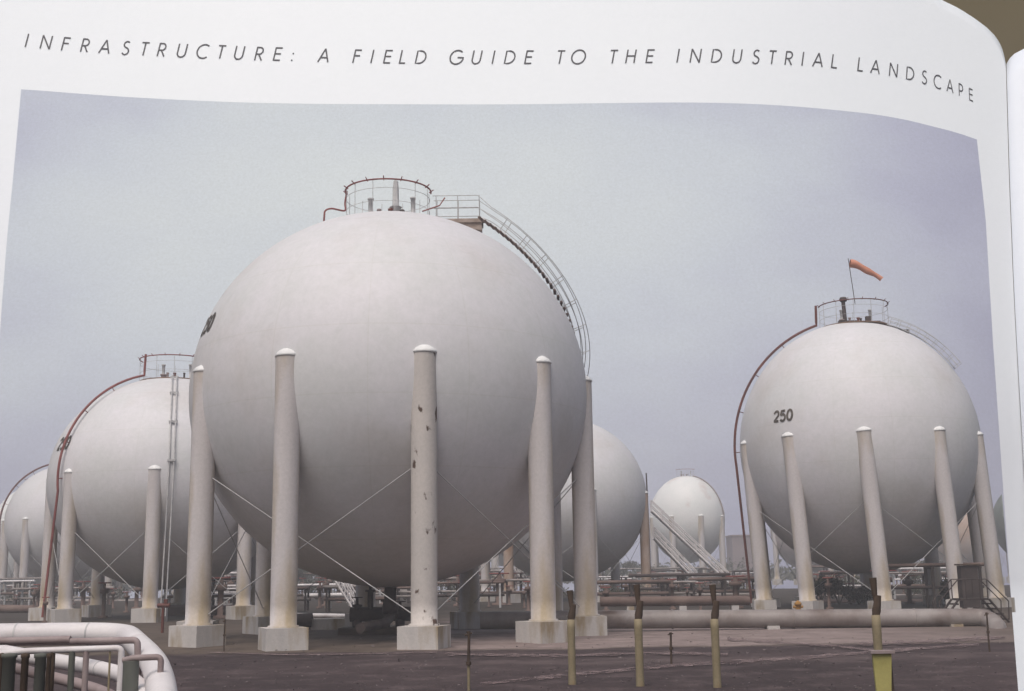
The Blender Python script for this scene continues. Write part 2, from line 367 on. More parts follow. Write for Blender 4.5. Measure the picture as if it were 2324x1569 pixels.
for ch, cx, by in TITLE:
    mb = MB()
    st, w = G[ch]; sl_, h, ws = interp(SLANT, cx), interp(HT, cx), interp(WD, cx)
    slope = (interp(BL, cx + 25) - interp(BL, cx - 25)) / 50.0
    l = math.hypot(1, slope); ex = (1 / l, slope / l)
    x0 = cx - sl_ * h * .5
    for s_ in st:
        ti[0] += 1; off = .16 + .004 * (ti[0] % 7)
        def fn(a, b_):
            a = (a - w / 2) * h * ws; q = b_ * h
            return P(x0 + a * ex[0] + q * sl_, by + a * ex[1] - q, off)
        ribbon(mb, s_, .105, fn)
    mb.build('letter', M_print, tt)

# ------------------------------------------------------------------ ground
near_r = gp(2326, 1760); far_r = gp(2292, 1328)
dr = (far_r - near_r).normalized(); back = near_r - dr * 60
mb = MB(); n1, n2 = 60, 90; vs = []
for i in range(n1 + 1):
    for j in range(n2 + 1):
        t = (j / n2) ** 2.2; e = back.lerp(far_r, t); s = (i / n1)
        x = -170 + (e.x + 170) * s ** .7
        z = 0.0
        if i < n1: z = (math.sin(x * .9 + e.y * .5) + math.sin(x * .37 - e.y * .81)) * .006 - .014
        vs.append((x, e.y, z))
fs = [(i * (n2 + 1) + j, (i + 1) * (n2 + 1) + j, (i + 1) * (n2 + 1) + j + 1, i * (n2 + 1) + j + 1) for i in range(n1) for j in range(n2)]
mb.add(vs, fs, True)
tag(mb.build('ground', M_soil), kind='structure')
def ground_mat():
    """dark soil, with the gravelled and the trodden yard beyond the near rim; the borders are frayed by noise"""
    m = M_soil; n = m.node_tree; N = n.nodes; L = n.links; b = N['Principled BSDF']
    src = b.inputs['Base Color'].links[0].from_socket
    tc = N.new('ShaderNodeTexCoord'); sp = N.new('ShaderNodeSeparateXYZ'); L.new(tc.outputs['Object'], sp.inputs[0])
    def M2(op, a, b_):
        q = N.new('ShaderNodeMath'); q.operation = op
        for i, x in enumerate((a, b_)):
            if isinstance(x, (int, float)): q.inputs[i].default_value = x
            else: L.new(x, q.inputs[i])
        return q.outputs[0]
    def noise(sc_, det=6, rg=.65):
        q = N.new('ShaderNodeTexNoise'); q.inputs['Scale'].default_value = sc_; q.inputs['Detail'].default_value = det; q.inputs['Roughness'].default_value = rg
        L.new(tc.outputs['Object'], q.inputs['Vector']); return q.outputs['Fac']
    def step(v, lo, hi):
        q = N.new('ShaderNodeMapRange'); q.interpolation_type = 'SMOOTHSTEP'; L.new(v, q.inputs[0]); q.inputs[1].default_value = lo; q.inputs[2].default_value = hi; return q.outputs[0]
    def tone(c1, c2, sc_):
        q = N.new('ShaderNodeValToRGB'); q.color_ramp.elements[0].position = .35; q.color_ramp.elements[1].position = .65
        q.color_ramp.elements[0].color = (*c1, 1); q.color_ramp.elements[1].color = (*c2, 1); L.new(noise(sc_, 8, .75), q.inputs['Fac']); return q.outputs['Color']
    def mix(a, c, f):
        q = N.new('ShaderNodeMixRGB'); L.new(f, q.inputs['Fac']); L.new(a, q.inputs['Color1']); L.new(c, q.inputs['Color2']); return q.outputs['Color']
    wob = M2('MULTIPLY', M2('SUBTRACT', noise(.35), .5), 9.0); X, Y = sp.outputs[0], sp.outputs[1]
    ye = gp(700, 1481).y; yn = M2('ADD', Y, M2('MULTIPLY', wob, .35)); xn = M2('ADD', X, wob)
    yard = step(yn, ye - .4, ye + .5); far = step(M2('ADD', Y, wob), 58, 78)
    gx = step(xn, gp(960, 1455).x - 1.5, gp(960, 1455).x + 1.5)
    out = mix(src, tone((.06, .045, .035), (.125, .095, .075), .6), yard)
    gy = M2('MULTIPLY', gx, step(yn, ye - .3, ye + 1.2)); fade = M2('SUBTRACT', 1.0, step(xn, 11.0, 22.0))
    out = mix(out, tone((.15, .115, .105), (.30, .235, .22), .7), M2('MULTIPLY', gy, fade))
    # a worn gravel band in the near soil
    band = M2('MULTIPLY', step(yn, ye - 7.5, ye - 6.0), M2('SUBTRACT', 1.0, step(yn, ye - 5.6, ye - 3.6)))
    out = mix(out, tone((.05, .035, .035), (.16, .12, .115), .5), M2('MULTIPLY', M2('MULTIPLY', band, gx), .55))
    out = mix(out, tone((.022, .018, .014), (.060, .046, .037), .25), far)
    L.new(out, b.inputs['Base Color'])
ground_mat()
def frayed(m, t0, t1):
    n = m.node_tree; N = n.nodes; L = n.links; q = N.new('ShaderNodeTexNoise'); q.inputs['Scale'].default_value = 2.2; q.inputs['Detail'].default_value = 6; q.inputs['Roughness'].default_value = .8
    tc = N.new('ShaderNodeTexCoord'); L.new(tc.outputs['Object'], q.inputs['Vector']); r_ = N.new('ShaderNodeMapRange'); r_.inputs[1].default_value = t0; r_.inputs[2].default_value = t1
    L.new(q.outputs['Fac'], r_.inputs[0]); L.new(r_.outputs[0], N['Principled BSDF'].inputs['Alpha']); return m
M_fray = frayed(mat('frayed_track_gravel', (.15, .11, .105), (.27, .21, .20), .5, .95, c3=(.09, .06, .06), s3=.8, t3=(.5, .7), grain=.3, gs=6), .40, .60)
def track(name, pts, w, m, z=.012):
    up = []; dn = []
    for i in range(len(pts) - 1):
        a, b = pts[i], pts[i + 1]; n = max(2, int((b[0] - a[0]) / 8))
        for k in range(n):
            t = k / n; x = a[0] + (b[0] - a[0]) * t; y = a[1] + (b[1] - a[1]) * t; ww = w * rnd.uniform(.55, 1.3)
            up.append(gp(x, y - ww / 2, z)); dn.append(gp(x, y + ww / 2, z))
    mb = MB(); n = len(up); mb.add(up + dn, [(n + i, n + i + 1, i + 1, i) for i in range(n - 1)]); return tag(mb.build(name, m), kind='structure')
track('gravel_track', [(1090, 1552), (1180, 1543), (1300, 1531), (1420, 1520), (1540, 1509), (1700, 1500), (1840, 1492), (1990, 1478), (2110, 1470), (2230, 1462)], 8, M_fray)
track('gravel_verge', [(1010, 1484), (1150, 1487), (1300, 1488), (1400, 1484), (1530, 1482), (1660, 1486)], 6, M_fray, z=.016)
track('gravel_edge', [(1650, 1450), (1760, 1457), (1880, 1465), (1990, 1476)], 6, M_fray, z=.02)
track('soil_rim', [(470, 1480), (640, 1486), (830, 1484), (1000, 1480)], 2.2, M_fray, z=.016)
track('right_verge', [(1950, 1461), (2080, 1457), (2220, 1449), (2290, 1446)], 9, M_fray, z=.024)
# loose stones on the soil
mb = MB()
for _ in range(900):
    px, py = rnd.uniform(380, 2290), 1440 + 140 * rnd.random() ** .8
    c = gp(px, py); s = rnd.uniform(.012, .045) * (c.y / 26)
    mb.add([c + Vector((rnd.uniform(-1, 1) * s, rnd.uniform(-1, 1) * s, rnd.uniform(0, .8) * s)) for _ in range(5)], [(0, 1, 2), (0, 2, 3), (0, 3, 4), (1, 2, 4), (2, 3, 4)])
tag(mb.build('loose_stones', M_conc2), 'pale loose stones scattered over the dark soil', 'stones', kind='stuff')

# ------------------------------------------------------------------ spherical tanks
def ell(c, R, rz, az, z):
    """point on the shell at azimuth az (0 = towards the viewer, + = right) and height z above the centre"""
    r = R * math.sqrt(max(0, 1 - (z / rz) ** 2))
    return Vector((r * math.sin(az), -r * math.cos(az), z))
def sphere_part(R, rz, m, root, zc, n=96):
    mb = MB(); k = n // 2
    prof = [(R * math.sin(math.pi * i / k), -rz * math.cos(math.pi * i / k)) for i in range(k + 1)]
    prof[0] = (.001, -rz); prof[-1] = (.001, rz)
    mb.lathe((0, 0, zc), prof, n); return mb.build('shell', m, root)
MESH = {}
def leg_mesh(r, h, m, key):
    if (key, r, round(h, 2)) in MESH: return MESH[(key, r, round(h, 2))]
    mb = MB(); mb.lathe((0, 0, 0), [(r * 1.16, 0), (r * 1.16, .06), (r, .07)] + [(r, h * i / 12) for i in range(1, 13)], 28)
    me = bpy.data.meshes.new('leg'); me.from_pydata(mb.v, [], mb.f); me.polygons.foreach_set('use_smooth', mb.sm); me.materials.append(m)
    MESH[(key, r, round(h, 2))] = me; return me
def cap_mesh(r):
    if ('cap', r) in MESH: return MESH[('cap', r)]
    mb = MB(); mb.lathe((0, 0, 0), [(r * 1.0, -.02), (r * 1.07, 0), (r * 1.05, .06), (r * .85, .17), (r * .5, .27), (.001, .31)], 28)
    me = bpy.data.meshes.new('leg_cap'); me.from_pydata(mb.v, [], mb.f); me.polygons.foreach_set('use_smooth', mb.sm); me.materials.append(M_cap)
    MESH[('cap', r)] = me; return me
def ped_mesh(w, h):
    if ('ped', w, h) in MESH: return MESH[('ped', w, h)]
    mb = MB(); mb.box((0, 0, h / 2 - .15), (w, w, h + .3))
    me = bpy.data.meshes.new('pedestal'); me.from_pydata(mb.v, [], mb.f); me.materials.append(M_conc)
    MESH[('ped', w, h)] = me; return me
def number(root, R, rz, zc, az0, z0, h):
    mb = MB(); x = 0.0; q = 0
    for ch in '250':
        for s_ in G[ch][0]:
            pts = []
            for i in range(len(s_) - 1):
                a, b = s_[i], s_[i + 1]; n = 3 if len(s_) > 6 else 8
                for k in range(n): t = k / n; pts.append((a[0] + (b[0] - a[0]) * t, a[1] + (b[1] - a[1]) * t))
            pts.append(s_[-1]); q += 1
            def fn(a, b_):
                z = z0 + b_ * h; az = az0 + (x + a * h - .95 * h) / R
                p = ell(None, R, rz, az, z); n_ = Vector((p.x / R**2, p.y / R**2, p.z / rz**2)).normalized()
                return p + n_ * (.02 + .002 * q) + Vector((0, 0, zc))
            ribbon(mb, pts, .22, fn)
        x += .78 * h
    o = mb.build('painted_number', M_ink, root); o['label'] = 'black number 250 painted on the shell'
def tank(name_label, X, Y, zc, R, rz, nleg, ph0, legr=.45, ztop=.65, pz=.75, pw=1.5, lean=0.0, paint=M_paint, skip=None, shells=96,
         brace=True, ring=M_red, ringR=1.75, group='spherical storage tanks', detail=1, special=None, ptwist=0.0, pdx=0.0):
    root = empty('spherical_tank', (X, Y, 0)); tag(root, name_label, 'storage tank', group)
    sphere_part(R, rz, paint, root, zc, shells)
    hz = zc + ztop - pz; feet = []
    for k in range(nleg):
        a = R_(ph0) + 2 * math.pi * k / nleg
        tx, ty = (R - .25) * math.sin(a), -(R - .25) * math.cos(a); bx = tx + lean
        m, key = M_leg, 'leg'
        if special and k in special: m, key = special[k]
        o = inst('leg', leg_mesh(legr, hz, m, key), root, (bx, ty, pz), -a + 0.7 * k)
        if lean: o.rotation_euler = (0, -math.atan2(lean, hz), 0)
        c = inst('leg_cap', cap_mesh(legr), o, (0, 0, hz))
        if detail: inst('pedestal', ped_mesh(pw, pz), root, (bx, ty, 0), -a * (1 if ptwist == 0 else 0) + ptwist)
        feet.append((a, Vector((bx, ty, pz)), Vector((tx, ty, pz + hz))))
    if brace:
        st = 2 if nleg == 10 else 1
        for k in range(0, nleg, st):
            a, f0, t0 = feet[k]; b, f1, t1 = feet[(k + st) % nleg]
            for (p, q) in ((f0, t1), (f1, t0)):
                u = q.lerp(Vector((q.x, q.y, 0)), 0); hi = Vector((q.x, q.y, pz + hz * .60)); lo = p + Vector((0, 0, .12))
                i1 = lo.copy()
                mb = MB(); mb.tube([i1, i1.lerp(hi, .5) * 1.0, hi], .019, 6); mb.build('brace_rod', M_rail, root)
    # crown platform
    zt = zc + rz; mb = MB(); rr = ringR
    hgt = 1.2
    n = 12
    pf = empty('crown_platform', (pdx, 0, zt)); pf.parent = root
    mb.lathe((0, 0, 0), [(rr - .5, -.28), (rr, -.28), (rr, -.22), (rr - .5, -.22), (rr - .5, -.28)], 40, False)
    mb.build('walkway', M_brown, pf)
    mb = MB()
    for h_ in (.3, .85):
        mb.tube([(rr * math.sin(2 * math.pi * i / 40), -rr * math.cos(2 * math.pi * i / 40), h_) for i in range(40)], .011, 6, closed=True)
    for i in range(n):
        a = 2 * math.pi * (i + .5) / n; mb.tube([(rr * math.sin(a), -rr * math.cos(a), -.25), (rr * math.sin(a), -rr * math.cos(a), hgt + .03)], .014, 6)
    mb.build('guard_rail', M_rail, pf)
    if detail:
        mb = MB()
        mb.tube([((rr + .05) * math.sin(a_), -(rr + .05) * math.cos(a_), hgt) for a_ in [R_(-98 + 196 * i / 30) for i in range(31)]], .035, 8)
        for i in range(9):
            a = R_(-92 + 184 * i / 8); mb.tube([((rr - .03) * math.sin(a), -(rr - .03) * math.cos(a), hgt - .03), ((rr + .16) * math.sin(a), -(rr + .16) * math.cos(a), hgt + .10)], .022, 6)
        mb.build('sprinkler_ring', ring, pf)
        for x, y, r, h_, m in ((-.75, .1, .10, .95, M_rail), (-.35, -.3, .07, .35, M_mauve), (-.72, .1, .17, .3, M_mauve), (.55, .3, .06, .42, M_steel), (.15, -.5, .08, .3, M_dred), (1.05, -.1, .09, .9, M_rail)):
            mb = MB(); mb.lathe((x, y, -.06), [(.001, 0), (r * 1.5, 0), (r * 1.5, .06), (r, .07), (r, h_), (r * 1.35, h_ + .01), (r * 1.35, h_ + .08), (.001, h_ + .09)], 14)
            mb.build('nozzle', m, pf)
    return root, pf, feet

# --- the nearest tank
mx_, my_ = -4.98, 49.12
big, pf, feet = tank('largest and nearest white spherical tank with a curved stairway up its right side', mx_, my_, 9.51, 8.0, 7.58, 10, 14.2,
    legr=.45, ztop=.48, pz=.72, pw=1.42, shells=160, pdx=-.15, special={0: (M_leg_r, 'legr')})
number(big, 8.0, 7.58, 9.51, R_(-62.5), 2.1, .68)
mb = MB(); mb.lathe((.35, -.35, -.1), [(.001, 0), (.2, 0), (.2, .5), (.27, .52), (.14, .6), (.13, 1.3), (.10, 1.65), (.06, 1.7), (.001, 1.72)], 16); mb.build('relief_stack', M_rail, pf)
mb = MB(); mb.lathe((.62, -.35, -.1), [(.001, 0), (.14, 0), (.13, .35), (.08, .42), (.001, .43)], 14); mb.build('valve', M_steel, pf)
mb = MB()
a0 = R_(-98); rr = 1.8
mb.tube(arc([(rr * math.sin(a0), -rr * math.cos(a0), 1.35), (-1.85, .1, .75), (-1.75, -.1, .35), (-2.35, -.3, .45), (-2.62, -.35, .35), (-2.65, -.35, -.2)], 5, .3), .04, 8)
mb.build('feed_pipe', M_red, pf)
mb = MB(); mb.tube([(1.5, -.8, .1), (2.2, -.6, .4), (2.42, -.55, .75)], .03, 6); mb.build('drain_arm', M_red, pf)
# landing and curved stair
R0, rz0, zc0 = 8.0, 7.58, 9.51
land = empty('stairway', (0, 0, 0)); land.parent = big
zl = zc0 + rz0 - .20
mb = MB()
mb.box((2.75, -.15, zl), (2.2, .85, .07)); mb.box((2.75, -.60, zl - .06), (2.2, .05, .16)); mb.box((2.75, .30, zl - .06), (2.2, .05, .16))
mb.add([(2.0, -.55, zl - .1), (3.8, -.55, zl - .1), (3.8, -.55, zl - .46), (3.0, -.55, zl - .36), (2.0, .25, zl - .1), (3.8, .25, zl - .1), (3.8, .25, zl - .46), (3.0, .25, zl - .36)],
       [(0, 1, 2, 3), (7, 6, 5, 4), (0, 4, 5, 1), (1, 5, 6, 2), (2, 6, 7, 3), (3, 7, 4, 0)])
mb.build('landing', mat('faded_brown_grating', (.26, .20, .165), (.36, .29, .25), 3, .8), land)
def stair_pt(t, lift, side):
    # t 0..1 from the landing down past the equator; side -.4...4 across
    th = R_(27.5) + t * R_(56.5); az = R_(76) + R_(36) * t ** 1.9; lift += .5 * (1 - t) ** 2.6
    tan = Vector((math.cos(az), math.sin(az), 0))
    rn = Vector((math.sin(az) * math.sin(th), -math.cos(az) * math.sin(th), math.cos(th)))
    return Vector((rn.x * (R0 + lift), rn.y * (R0 + lift), zc0 + rn.z * (rz0 + lift))) + tan * side
NT = 31
mb = MB()
for s_ in (-.34, .34):
    mb = MB(); mb.tube([stair_pt(i / NT, .10, s_) for i in range(NT + 1)], .02, 5); mb.build('stringer', M_ins, land)
for i in range(NT + 1):
    p, q = stair_pt(i / NT, .05, -.5), stair_pt(i / NT, .05, .34)
    mb = MB(); d = (q - p); ang = math.atan2(d.y, d.x); mb.box((p + q) / 2 - Vector((0.0, 0, 0)), (.80, .11, .06), ang)
    mb.build('tread', M_dline, land)
for s_ in (-.34, .34):
    mb = MB()
    for L_ in ((.36, .72, 1.06) if s_ > 0 else (.54, 1.06)):
        pts = [Vector((1.75, s_ * .98 - .15, zl + L_)), Vector((3.65, s_ * .98 - .15, zl + L_))]
        pts += [stair_pt(i / 40, L_ * .64, s_) for i in range(1, 41)]
        mb.tube(pts, .016, 6)
    for x in (1.9, 2.8, 3.7): mb.tube([(x, s_ * .98 - .15, zl), (x, s_ * .98 - .15, zl + 1.07)], .018, 6)
    for i in range(1, 9): mb.tube([stair_pt(i / 8.3, .05, s_), stair_pt(i / 8.3, .67, s_)], .018, 6)
    mb.build('handrail', M_rail, land)
# bottom outlet
mb = MB(); mb.lathe((0, 0, .9), [(.001, 0), (.32, 0), (.32, .3), (.24, .34), (.24, 1.3)], 20)
mb.tube(arc([(0, 0, 1.2), (0, 0, .75), (0, -2.2, .6), (-.6, -4.6, .55)], 6, .4), .19, 12); mb.build('outlet_pipe', M_steel, big)

# --- tank A: left behind the nearest one
tA, pfA, _ = tank('white spherical tank left of the nearest one with a red pipe over its left side', -21.85, 77.32, 8.39, 7.38, 6.67, 8, 8.7, legr=.42, ztop=.2, pz=.75, pw=1.5, shells=128, ringR=2.15)
number(tA, 7.38, 6.67, 8.39, R_(-48), 1.7, .75)
def riser(root, R, rz, zc, azd, m, off=.45, ringR=1.8, foot=.3, rad=.075, dx=0):
    az = R_(azd); mb = MB(); pts = [Vector((ringR * math.sin(az), -ringR * math.cos(az), zc + rz + 1.35)), Vector((ringR * 1.02 * math.sin(az), -ringR * 1.02 * math.cos(az), zc + rz + .25))]
    n = 26; t0 = math.asin(min(.99, ringR * 1.02 / (R + off)))
    for i in range(n + 1):
        th = t0 + (R_(97) - t0) * i / n
        rr_ = (R + off) * math.sin(th); pts.append(Vector((rr_ * math.sin(az), -rr_ * math.cos(az), zc + (rz + off) * math.cos(th))))
    e = pts[-1]; pts.append(Vector((e.x + dx, e.y, foot))); mb.tube(pts, rad, 8)
    for i in range(6, n, 6):
        th = t0 + (R_(97) - t0) * i / n
        a = Vector(((R + off) * math.sin(th) * math.sin(az), -(R + off) * math.sin(th) * math.cos(az), zc + (rz + off) * math.cos(th)))
        b = Vector(((R - .05) * math.sin(th) * math.sin(az), -(R - .05) * math.sin(th) * math.cos(az), zc + (rz - .05) * math.cos(th)))
        mb.tube([a, b], .03, 5)
    return mb.build('riser_pipe', m, root)
riser(tA, 7.38, 6.67, 8.39, -41, M_red, off=.28, dx=-.5, ringR=2.15)
mb = MB()
for dx in (-.14, .14):
    pts = [ell(None, 7.5, 6.82, R_(16), 6.82 * math.cos(R_(5 + 83 * i / 20))) + Vector((dx, 0, 8.39)) for i in range(21)]
    pts.append(Vector((pts[-1].x - .15, pts[-1].y - .1, .3))); mb.tube(pts, .045, 6)
for i in range(4, 20, 5):
    p = ell(None, 7.5, 6.82, R_(16), 6.82 * math.cos(R_(5 + 83 * i / 20))) + Vector((0, 0, 8.39)); mb.box(p, (.5, .12, .12))
mb.build('gauge_pipe', M_rail, tA)
# --- tank E: the right one, number 250 in full view
tE, pfE, _ = tank('white spherical tank at the right with the number 250 and an orange windsock on top', 21.98, 77.34, 10.03, 7.4, 7.98, 10, -12.8, legr=.47, ztop=.2, pz=.55, pw=1.35, lean=.5, pdx=.3, shells=128, ringR=2.15, ring=M_dred)
number(tE, 7.4, 7.98, 10.03, R_(-52), 1.15, .66)
riser(tE, 7.4, 7.98, 10.03, -103, M_dred, off=.34, ringR=2.05, dx=.55, rad=.085)
mb = MB(); mb.tube([(-.55, 0, 0), (-.62, 0, 1.6)], .13, 8); mb.lathe((-.6, 0, 1.5), [(.001, 0), (.22, .02), (.26, .15), (.2, .28), (.001, .3)], 12); mb.build('stack', M_steel, pfE)
mb = MB(); mb.box((-.4, -.2, .1), (1.3, .3, .16)); mb.box((.9, -.1, .22), (.3, .3, .5)); mb.box((1.2, -.2, .1), (.9, .1, .1)); mb.build('valve_body', M_steel, pfE)
# curved stair on its far right side
def stair2(root, R, rz, zc, az_d, th0, th1, m):
    mb = MB(); az = R_(az_d); tan = Vector((math.cos(az), math.sin(az), 0))
    def q(th, l, s): return Vector(((R + l) * math.sin(th) * math.sin(az), -(R + l) * math.sin(th) * math.cos(az), zc + (rz + l) * math.cos(th))) + tan * s
    for s in (-.35, .35):
        for l in (.1, .35, .6): mb.tube([q(R_(th0 + (th1 - th0) * i / 30), l, s) for i in range(31)], .018, 5)
        for i in range(9): t = R_(th0 + (th1 - th0) * i / 8); mb.tube([q(t, .05, s), q(t, .6, s)], .016, 5)
    for i in range(46):
        t = R_(th0 + (th1 - th0) * i / 45); a, b = q(t, .1, -.35), q(t, .1, .35); mb.tube([a, b], .035, 4)
    return mb.build('stairway', m, root)
stair2(tE, 7.4, 7.98, 10.03, 62, 19, 56, M_rail)
mb = MB(); mb.box((2.9, 0, 7.98 + 10.03 - .55), (1.7, .7, .16)); mb.box((3.6, -.1, 7.98 + 10.03 - 1.0), (.25, .3, .7)); mb.build('landing', M_steel, tE)
# windsock
ws = empty('windsock', (22.09 + .1, 77.34, 10.03 + 7.98 + 1.35)); tag(ws, 'orange windsock on a thin mast above the right-hand tank', 'windsock')
mb = MB(); mb.tube([(.25, 0, 0), (0, 0, 3.05)], .025, 6); mb.build('mast', M_steel, ws)
mb = MB(); pts = []; rs = []
for i in range(15):
    t = i / 14; pts.append((.10 + 1.95 * t, -.15 * t, 2.72 - 1.15 * t ** 1.35 + .03 * math.sin(9 * t))); rs.append(.27 - .13 * t + .02 * math.sin(14 * t))
mb.tube(pts, rs, 14, cap=False); mb.build('sock', M_orange, ws)
mb = MB(); mb.tube([(.27, 0, 2.70), (.43, 0, 2.66)], [.272, .264], 14, cap=False); mb.build('sock_band', M_steel, ws)

# --- the farther tanks
def far_tank(label, X, Y, zc, R, rz, nleg, ph, paint=M_paint, riser_az=None, special=None, rm=M_dred, lr=.45, brace=True, lean=0.0):
    t, p, _ = tank(label, X, Y, zc, R, rz, nleg, ph, legr=lr, ztop=.3, pz=.7, pw=1.4, paint=paint, shells=72, ringR=1.7, special=special, brace=brace, lean=lean)
    if riser_az is not None: riser(t, R, rz, zc, riser_az, rm, rad=.11)
    return t
far_tank('white spherical tank at the left picture edge with a thin dark pipe arching over it', -57.25, 155.66, 9.43, 7.2, 7.37, 8, -64, riser_az=-66, lr=.5)
tC = far_tank('white spherical tank half hidden behind the right legs of the nearest one', 4.31, 108.17, 8.78, 7.4, 7.15, 6, 77, special={0: (M_rustleg, 'rust2'), 4: (M_rustleg, 'rust')}, lr=.42)
mb = MB(); mb.tube([(7.35, -1, 10.9), (7.42, -1, 6), (7.42, -1, .2)], .07, 6); mb.build('drain_pipe', M_steel, tC)
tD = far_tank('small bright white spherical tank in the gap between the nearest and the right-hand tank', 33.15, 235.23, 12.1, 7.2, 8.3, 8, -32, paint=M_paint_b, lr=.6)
mb = MB(); mb.tube([Vector((7.32 * math.sin(R_(t)) * math.sin(R_(62)), -7.32 * math.sin(R_(t)) * math.cos(R_(62)), 12.1 + 8.42 * math.cos(R_(t)))) for t in range(12, 100, 4)], .12, 6); mb.build('riser_pipe', M_mauve, tD)
tF = far_tank('dark sliver of a spherical tank cut by the right picture edge', 82.4, 191.81, 8.93, 7.2, 6.99, 8, -20, paint=mat('dark_green_tank_tone', (.13, .15, .135), (.17, .19, .17), .5, .6))  # one even dark green tone over the whole shell
en = Vector((dr.y, -dr.x, 0)).normalized()          # outward normal of the ground's right rim
def trim(o):
    import bmesh
    if o.type == 'MESH':
        M_ = o.matrix_world; me = o.data.copy(); o.data = me; bm = bmesh.new(); bm.from_mesh(me); iv = M_.inverted()
        n_ = (M_.to_3x3().transposed() @ en).normalized()
        g = bmesh.ops.bisect_plane(bm, geom=bm.verts[:] + bm.edges[:] + bm.faces[:], plane_co=iv @ Vector((near_r.x, near_r.y, 0)), plane_no=n_, clear_outer=True)
        ed = [e for e in g['geom_cut'] if isinstance(e, bmesh.types.BMEdge)]
        if ed: bmesh.ops.contextual_create(bm, geom=ed)
        bm.to_mesh(me); bm.free()
bpy.context.view_layer.update()
def whole(o): return [o] + [d for c in o.children for d in whole(c)]
for o in whole(tF): trim(o)
for o in whole(tF):
    if o.type == 'MESH' and len(o.data.vertices) == 0: bpy.data.objects.remove(o)
far_tank('pale pinkish tank seen between the left legs of the right-hand tank', 52.64, 217.4, 9.13, 7.2, 7.26, 8, 10, paint=mat('pink_tank_paint', (.50, .42, .39), (.58, .50, .47), .5, .6))
far_tank('orange-stained tank behind the rightmost legs of the right-hand tank', 98.25, 270.88, 10.1, 7.2, 8.27, 8, 5, paint=mat('orange_tank_paint', (.46, .30, .20), (.56, .46, .40), .25, .7))
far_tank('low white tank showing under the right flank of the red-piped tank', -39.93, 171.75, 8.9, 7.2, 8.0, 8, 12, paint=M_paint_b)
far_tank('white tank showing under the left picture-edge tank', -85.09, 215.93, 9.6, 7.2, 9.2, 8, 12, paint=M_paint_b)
far_tank('distant tank hidden behind the nearest tank with only its thin white legs showing', -1.75, 267.01, 12.0, 7.2, 8.2, 8, 24, paint=M_paint, lr=.8)

# ------------------------------------------------------------------ pipelines and equipment
def pipe(name, pts, r, m, label, cat='pipe', group=None, n=16, rad=.8, legs=None, bands=None):
    root = empty(name, (pts[0][0], pts[0][1], 0)); tag(root, label, cat, group); o0 = Vector((pts[0][0], pts[0][1], 0))
    P_ = [Vector(p) - o0 for p in pts]; pp = arc(P_, 8, rad); mb = MB(); mb.tube(pp, r, n); mb.build('pipe_run', m, root)
    if legs:
        for t, w in legs:
            a = P_[0].lerp(P_[-1], t) if len(P_) == 2 else t
            mb = MB(); mb.box((a.x, a.y, (a.z - r) / 2 - .05), (w, w * 1.5, max(.06, a.z - r + .1))); mb.build('support', M_conc, root)
    if bands:
        for t in bands:
            a = P_[0].lerp(P_[1], t); d = (P_[1] - P_[0]).normalized(); mb = MB()
            mb.tube([a - d * .03, a + d * .03], r * 1.07, n); mb.build('flange', m, root)
    return root
pipe('pipeline', [at(1090, 1408, 51.2), at(2236, 1402, 51.2), at(2262, 1420, 50.2), at(2268, 1450, 48.5)], .37, M_line, 'long thick pale pipeline across the yard in front of the right-hand tank', 'pipeline', rad=1.2, bands=(.16, .38, .62, .86),
     legs=[(Vector((12.0, 0, .5)), .5), (Vector((19.5, 0, .45)), .5), (Vector((4.9, 0, .4)), .5)])
pipe('pipeline', [at(1362, 1366, 70), at(1700, 1363, 70)], .27, M_dline, 'brown pipeline behind the long pale one between the two big tanks', 'pipeline', legs=[(.2, .4), (.55, .4), (.9, .4)], bands=(.1, .3, .5, .7))
pipe('pipeline', [at(1365, 1352, 92), at(1700, 1350, 92)], .14, M_line, 'thin pale pipe running behind the brown pipeline', 'pipeline', legs=[(.3, .3), (.8, .3)])
pipe('pipeline', [at(640, 1396, 62), at(818, 1399, 62)], .11, M_ins, 'thin white pipe under the nearest tank left of its dark outlet valves', 'pipeline', legs=[(.2, .3), (.7, .3)])
pipe('pipeline', [at(690, 1352, 95), at(800, 1350, 95)], .16, M_ins, 'short white pipe far behind the second leg of the nearest tank', 'pipeline', legs=[(.5, .4)])
pipe('pipeline', [at(-40, 1382, 95), at(118, 1384, 95)], .32, M_dline, 'dark pipe low behind the pedestals at the left picture edge', 'pipeline', legs=[(.3, .4), (.7, .4)])  # dark colour stands in for the shadow over this pipe
pipe('pipeline', [at(380, 1388, 82), at(572, 1390, 82)], .42, M_dline, 'dark thick pipe on the ground behind the leftmost leg of the nearest tank', 'pipeline', legs=[(.3, .4), (.7, .4)])  # shade on this pipe is put into its dark colour
pipe('pipeline', [at(474, 1359, 105), at(575, 1360, 105)], .16, M_ins, 'white pipe above the dark thick one left of the second leg', 'pipeline', legs=[(.3, .4), (.7, .4)])
pipe('pipeline', [at(-30, 1364, 140), at(330, 1364, 140)], .16, M_line, 'thin pale pipe crossing behind the red-piped tank', 'pipeline', legs=[(.3, .4), (.7, .4)])
pipe('pipeline', [at(1850, 1355, 110), at(2180, 1352, 110)], .16, M_line, 'thin pale pipe seen below the belly of the right-hand tank', 'pipeline', legs=[(.3, .4), (.7, .4)])
pipe('pipeline', [at(1860, 1338, 150), at(2190, 1336, 150)], .18, M_ins, 'white pipe in the far background below the right-hand tank', 'pipeline', legs=[(.3, .4), (.7, .4)])
pipe('pipeline', [at(1850, 1368, 88), at(2200, 1366, 88)], .2, M_dline, 'brown pipe low on the ground beneath the right-hand tank', 'pipeline', legs=[(.3, .4), (.7, .4)])
